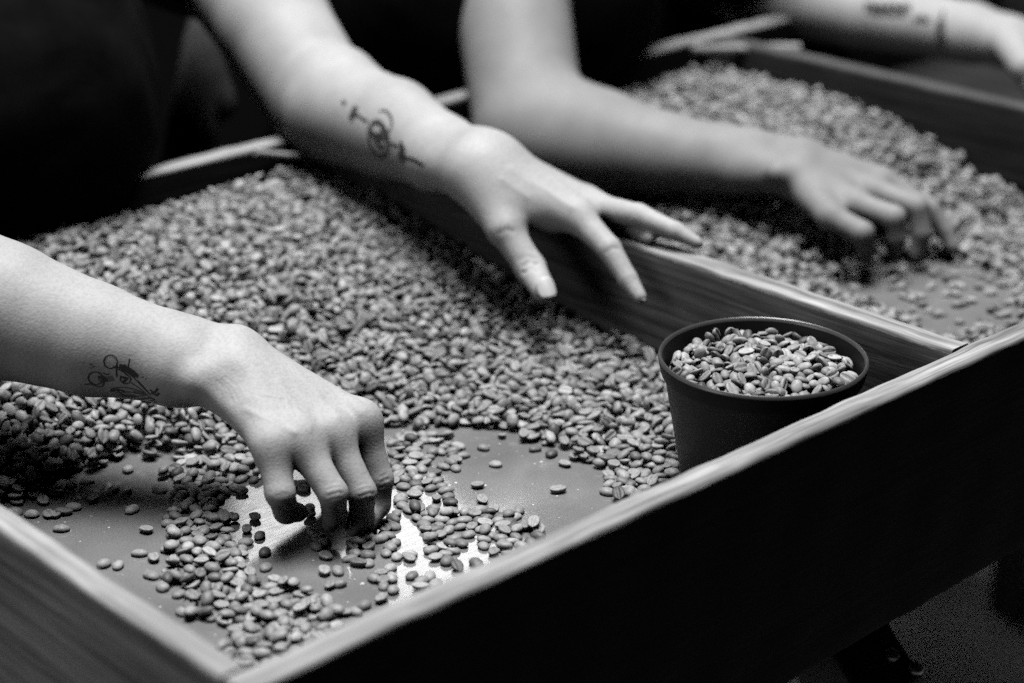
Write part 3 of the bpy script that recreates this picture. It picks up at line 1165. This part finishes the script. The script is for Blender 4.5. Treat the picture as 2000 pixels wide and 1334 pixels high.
def kid(o, parent):
    if o is not None:
        o.matrix_parent_inverse = Matrix.Translation(parent.location).inverted()
    return o


Rsh = np.array([0.50, 1.40, 0.36])
t1 = [((0.70, 1.62, -0.30), (0.72, 1.52, 0.20), 0.11, 0.10), (Rsh + [0.04, 0.03, -0.02], np.array(Lsh) + [-0.04, 0.05, 0.02], 0.06, 0.06), ((0.71, 1.50, 0.25), (0.72, 1.47, 0.48), 0.055, 0.055)]
allR = list(rf['little'][0]) + list(rf['index'][0]) + [Rel, Rwr] + rthumb[0] + [D(440, 650, 1.25)]
allL = [Lsh, Lel, Lwr] + lthumb[0] + lf['index'][0] + lf['middle'][0]


def right_upper(F):
    f = F.new()
    chain(F, f, [Rsh, (Rsh + Rel) / 2, Rel], [0.057, 0.050, 0.0468], 0.02)
    return f


ETCH[right_arm] = NEAR_LINES
ETCH[left_arm] = MID_LINES
p1, bvh1 = person('person in black with two tattooed forearms, picking beans and reaching toward the divider',
                  [(allR, 0.055, right_arm, 0.00105), (allL, 0.065, left_arm, 0.0016), ([Rsh, Rel], 0.07, right_upper, 0.004)], t1, None, (0.70, 1.62, -0.78))
sh1 = [((0.62, 1.56, -0.55), (0.60, 1.47, 0.22), 0.15, 0.13), ((0.78, 1.56, -0.55), (0.765, 1.48, 0.20), 0.15, 0.135), ((0.56, 1.41, 0.16), (0.745, 1.405, 0.15), 0.14, 0.135),
       (Rsh + [0.03, 0.02, -0.01], np.array(Lsh) + [-0.03, 0.04, 0.02], 0.085, 0.085), (Rsh, Rsh * 0.55 + Rel * 0.45, 0.072, 0.066), (np.array(Lsh), np.array(Lsh) * 0.85 + np.array(Lel) * 0.15, 0.072, 0.068)]
kid(cloth_obj('shirt', sh1, M_cloth, p1, 0.011, 0.05, 0.004, 5), p1)
kid(cloth_obj('apron_fold', [(D(392, 20, 1.98), D(372, 330, 1.92), 0.012, 0.030), (D(400, 90, 1.98), D(420, 200, 1.98), 0.012, 0.022)], M_cloth2, p1, 0.006, 0.02, 0.002, 9), p1)
kid(cloth_obj('trousers', [((0.62, 1.62, -0.78), (0.63, 1.60, -0.50), 0.075, 0.10), ((0.80, 1.62, -0.78), (0.78, 1.60, -0.50), 0.075, 0.10)], M_cloth, p1, 0.014, 0.04, 0.004, 15), p1)


def tp(x, y):       # positions read off an enlarged view of the near tattoo
    return (130 + x / 9.09, 670 + y / 9.09)


def tl(*p):
    return [tp(*q) for q in p]


tat = [([tp(*q) for q in ell(780, 330, 120, 118, 20)], 0.0009), ([tp(*q) for q in ell(512, 620, 130, 110, 10)], 0.0009), (tl((640, 520), (700, 560), (760, 540)), 0.0008),
       (tl((900, 380), (880, 500), (890, 600)), 0.0008), (tl((820, 420), (1000, 500), (1140, 620)), 0.0009), (tl((1140, 620), (1120, 700), (1020, 720), (950, 660), (960, 580)), 0.0008),
       (tl((960, 600), (1080, 620), (1000, 690)), 0.0018), (tl((930, 400), (1060, 470), (1220, 590)), 0.0038), (tl((1000, 400), (1180, 510), (1270, 600)), 0.0030), (tl((1120, 270), (1090, 440)), 0.0007),
       (tl((1140, 700), (1300, 800), (1450, 930)), 0.0008), (tl((1250, 660), (1360, 770), (1470, 900)), 0.0012), (tl((1200, 620), (1400, 830), (1500, 930)), 0.0007),
       ([tp(*q) for q in ell(1080, 880, 300, 90, 8, 180, 340)], 0.0009), ([tp(*q) for q in ell(1150, 900, 250, 55, 14, 0, 180)], 0.0008), (tl((780, 850), (900, 820), (1020, 850)), 0.0020),
       (tl((860, 880), (1100, 860), (1380, 900)), 0.0007), (tl((900, 930), (1150, 950), (1420, 920)), 0.0007), (tl((1000, 990), (1250, 1010), (1500, 960)), 0.0007), (tl((1480, 830), (1560, 880), (1620, 800)), 0.0016),
       (tl((1500, 880), (1600, 930), (1640, 880)), 0.0016), (tl((1450, 950), (1560, 1000)), 0.0020), (tl((1480, 1010), (1600, 1040)), 0.0016), (tl((420, 370), (440, 385)), 0.0010), (tl((465, 400), (485, 420)), 0.0010), (tl((430, 435), (445, 440)), 0.0012),
       (tl((1340, 600), (1365, 605)), 0.0010), (tl((1400, 630), (1412, 645)), 0.0009), (tl((320, 730), (420, 720), (430, 680)), 0.0012), (tl((430, 720), (560, 770), (640, 760), (680, 640)), 0.0009), (tl((560, 600), (660, 600), (720, 680)), 0.0022)]
shade = [(tl((700, 640), (830, 620)), 0.004), (tl((1180, 860), (1400, 900)), 0.0035), (tl((950, 930), (1200, 930)), 0.003), (tl((560, 640), (640, 640)), 0.004)]
tat = [(q, w * 0.85) for q, w in tat]
kid(ribbons('tattoo', tat, bvh1, M_ink, p1), p1)
kid(ribbons('tattoo', shade, bvh1, M_ink2, p1, 0.00012), p1)


def tq(x, y):
    return (620 + x / 6.67, 160 + y / 6.67)


def tm(*p):
    return [tq(*q) for q in p]


tat2 = [(tm((330, 290), (365, 250)), 0.004), (tm((440, 470), (470, 390), (510, 320)), 0.0042), (tm((420, 480), (500, 410)), 0.004), (tm((500, 410), (600, 490), (660, 520)), 0.0016),
        ([tq(*q) for q in ell(800, 750, 125, 225, -12)], 0.0026), ([tq(*q) for q in ell(770, 610, 80, 90, 0)], 0.0028), (tm((720, 700), (800, 740), (900, 700), (920, 800)), 0.0034), (tm((760, 780), (830, 860), (880, 820)), 0.0022),
        ([tq(*q) for q in ell(870, 520, 100, 150, -10, -110, 90)], 0.0014), (tm((960, 800), (1050, 840)), 0.0016), (tm((1080, 790), (1110, 900), (1060, 960), (1150, 1020)), 0.0042), (tm((1120, 850), (1130, 1010)), 0.0036), (tm((1150, 980), (1270, 1020), (1390, 1090)), 0.0018)]
tat2 = [(q, w * 1.5) for q, w in tat2]
kid(ribbons('tattoo', tat2, bvh1, M_ink, p1), p1)
# nails that show
n_ = (-FW * 0.88 + UP * 0.35 + RT * 0.25)
kid(nail(lthumb[0][3] + n_ * 0.0093 + (lthumb[0][3] - lthumb[0][2]) * 0.05, n_, lthumb[0][3] - lthumb[0][2], 0.0165, 0.0145, p1), p1)
n2 = (RT * 0.75 - FW * 0.45 + UP * 0.25)
kid(nail(lf['index'][0][3] + n2 * 0.0042, n2, lf['index'][0][3] - lf['index'][0][2], 0.009, 0.0065, p1), p1)

# ---- second worker
Bsh, Bel, Bwr = D(985, -330, 1.93), D(1035, 262, 1.775), D(1548, 322, 1.668)
bf = {
    'little': (px([(1622, 422, 1.605), (1684, 455, 1.588), (1692, 485, 1.600), (1690, 503, 1.622)]), [0.0105, 0.0098, 0.0082, 0.0066]),
    'ring': (px([(1668, 398, 1.622), (1746, 424, 1.602), (1750, 465, 1.608), (1745, 500, 1.625)]), [0.0110, 0.0098, 0.0084, 0.0066]),
    'middle': (px([(1702, 372, 1.643), (1792, 404, 1.622), (1800, 455, 1.624), (1792, 498, 1.630)]), [0.0112, 0.0098, 0.0084, 0.0066]),
    'index': (px([(1722, 354, 1.665), (1815, 408, 1.650), (1846, 450, 1.650), (1860, 482, 1.648)]), [0.0112, 0.0094, 0.0080, 0.0062]),
}
bthumb = (px([(1610, 372, 1.70), (1680, 420, 1.700), (1750, 465, 1.675), (1790, 495, 1.655)]), [0.014, 0.012, 0.010, 0.007])


def b_arm(F):
    f = F.new()
    chain(F, f, [Bsh, D(1000, 0, 1.845), Bel], [0.060, 0.0535, 0.050], 0.006)
    chain(F, f, [Bel, D(1180, 284, 1.750), D(1300, 302, 1.73), D(1400, 313, 1.71), D(1470, 317, 1.69)], [0.050, 0.0450, 0.0370, 0.0315, 0.0270], 0.006)
    add_cone(F, f, D(1110, 225, 1.765), D(1210, 275, 1.745), 0.028, 0.022, 0.03)
    add_cone(F, f, D(1450, 306, 1.70), D(1560, 312, 1.675), 0.0225, 0.0170, 0.012)
    add_cone(F, f, D(1450, 332, 1.68), D(1550, 340, 1.655), 0.0215, 0.0165, 0.012)
    add_cone(F, f, D(1520, 338, 1.640), D(1526, 340, 1.640), 0.0095, 0.009, 0.010)
    pal = F.new()
    add_cone(F, pal, D(1565, 310, 1.680), bf['index'][0][0], 0.0170, 0.0120, 0.012)
    add_cone(F, pal, D(1570, 325, 1.670), bf['middle'][0][0], 0.0165, 0.0118, 0.012)
    add_cone(F, pal, D(1568, 340, 1.660), bf['ring'][0][0], 0.0165, 0.0118, 0.012)
    add_cone(F, pal, D(1562, 355, 1.655), bf['little'][0][0], 0.0165, 0.0112, 0.012)
    add_cone(F, pal, D(1575, 330, 1.695), bthumb[0][1], 0.018, 0.0125, 0.014)
    f = smin(f, pal, 0.012)
    fin = finger_group(F, list(bf.values()))
    th = F.new()
    chain(F, th, bthumb[0], bthumb[1], 0.003)
    fin = smin(fin, th, 0.001)
    return smin(f, fin, 0.007)


t2 = [((1.42, 1.62, -0.30), (1.42, 1.55, 0.20), 0.11, 0.10), (np.array(Bsh) + [0.05, 0.05, 0.0], np.array([1.60, 1.45, 0.29]), 0.06, 0.06), ((1.42, 1.52, 0.2), (1.43, 1.50, 0.44), 0.055, 0.055)]
allB = [Bsh, Bel, Bwr] + list(bf['index'][0]) + list(bf['little'][0]) + [D(1180, 150, 1.75)]
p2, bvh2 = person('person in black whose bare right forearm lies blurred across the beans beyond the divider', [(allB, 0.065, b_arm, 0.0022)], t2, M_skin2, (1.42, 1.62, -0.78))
sh2 = [((1.26, 1.60, -0.55), (1.27, 1.49, 0.15), 0.15, 0.135), ((1.42, 1.60, -0.55), (1.42, 1.48, 0.15), 0.15, 0.125), ((1.29, 1.42, 0.15), (1.355, 1.415, 0.145), 0.13, 0.13), (np.array(Bsh) + [0.03, 0.05, 0.0], np.array([1.50, 1.47, 0.27]), 0.085, 0.085),
       (np.array(Bsh), np.array(Bsh) * 0.75 + np.array(Bel) * 0.25, 0.075, 0.07)]
kid(cloth_obj('shirt', sh2, M_cloth, p2, 0.011, 0.05, 0.004, 25), p2)
kid(cloth_obj('trousers', [((1.33, 1.64, -0.78), (1.34, 1.62, -0.50), 0.075, 0.10), ((1.50, 1.64, -0.78), (1.48, 1.62, -0.50), 0.075, 0.10)], M_cloth, p2, 0.014, 0.04, 0.004, 35), p2)

# ---- third worker, at the far right edge
Csh, Cel, Cwr = D(1300, -330, 2.35), D(1480, -20, 2.14), D(1960, 80, 2.03)
cfing = []
for i, (x, y, d) in enumerate(((2030, 95, 1.985), (2040, 85, 2.00), (2050, 75, 2.02), (2055, 65, 2.04))):
    cfing.append((px([(x, y, d), (x + 62, y + 35, d - 0.02), (x + 75, y + 75, d - 0.01), (x + 78, y + 100, d)]), [0.0112, 0.0092, 0.008, 0.006]))
cthumb = (px([(1985, 95, 1.985), (2000, 130, 1.965), (2016, 165, 1.965), (2030, 190, 1.975)]), [0.015, 0.0125, 0.0105, 0.008])


def c_arm(F):
    f = F.new()
    chain(F, f, [Csh, Cel], [0.058, 0.047], 0.006)
    chain(F, f, [Cel, D(1690, 28, 2.10), D(1895, 64, 2.05), Cwr], [0.045, 0.0375, 0.031, 0.026], 0.006)
    pal = F.new()
    for fi in cfing:
        add_cone(F, pal, Cwr + (fi[0][0] - Cwr) * 0.15, fi[0][0], 0.018, 0.0118, 0.012)
    add_cone(F, pal, D(1970, 85, 2.0), cthumb[0][1], 0.018, 0.013, 0.014)
    f = smin(f, pal, 0.012)
    fin = finger_group(F, cfing)
    th = F.new()
    chain(F, th, cthumb[0], cthumb[1], 0.003)
    return smin(f, smin(fin, th, 0.001), 0.007)


t3 = [((2.0, 1.75, -0.30), (1.98, 1.66, 0.20), 0.11, 0.10), (np.array(Csh) + [0.05, 0.05, 0.0], np.array([2.15, 1.55, 0.30]), 0.06, 0.06), ((1.98, 1.64, 0.2), (1.98, 1.60, 0.46), 0.055, 0.055)]
allC = [Csh, Cel, Cwr] + cfing[0][0] + cfing[3][0] + cthumb[0]
p3, bvh3 = person('person in black at the far end with a lettered forearm tattoo, mostly out of frame', [(allC, 0.06, c_arm, 0.0028)], t3, None, (2.0, 1.75, -0.78))
sh3 = [((1.86, 1.75, -0.55), (1.84, 1.54, 0.05), 0.15, 0.135), ((1.67, 1.42, 0.20), (1.95, 1.43, 0.20), 0.13, 0.13), (np.array(Csh) + [0.03, 0.05, 0.0], np.array([2.1, 1.50, 0.30]), 0.085, 0.085), (np.array(Csh), np.array(Csh) * 0.45 + np.array(Cel) * 0.55, 0.075, 0.066)]
kid(cloth_obj('shirt', sh3, M_cloth, p3, 0.012, 0.05, 0.004, 45), p3)
kid(cloth_obj('trousers', [((1.90, 1.76, -0.78), (1.90, 1.74, -0.50), 0.075, 0.10), ((2.08, 1.76, -0.78), (2.06, 1.74, -0.50), 0.075, 0.10)], M_cloth, p3, 0.014, 0.04, 0.004, 55), p3)
tat3 = []
for k in range(6):
    x = 1692 + k * 15
    tat3 += [([(x, 5), (x + 1, 24)], 0.004), ([(x, 8 + (k % 3) * 5), (x + 11, 8 + (k * 2 % 3) * 6)], 0.004), ([(x + 10, 5), (x + 9, 25)], 0.003)]
tat3 += [([(1700, 26), (1770, 30)], 0.004), ([(1785, 40), (1800, 36), (1815, 42)], 0.006), ([(1838, 40), (1836, 62), (1840, 90)], 0.008), ([(1843, 20), (1838, 40)], 0.003)]
kid(ribbons('tattoo', tat3, bvh3, M_ink, p3), p3)
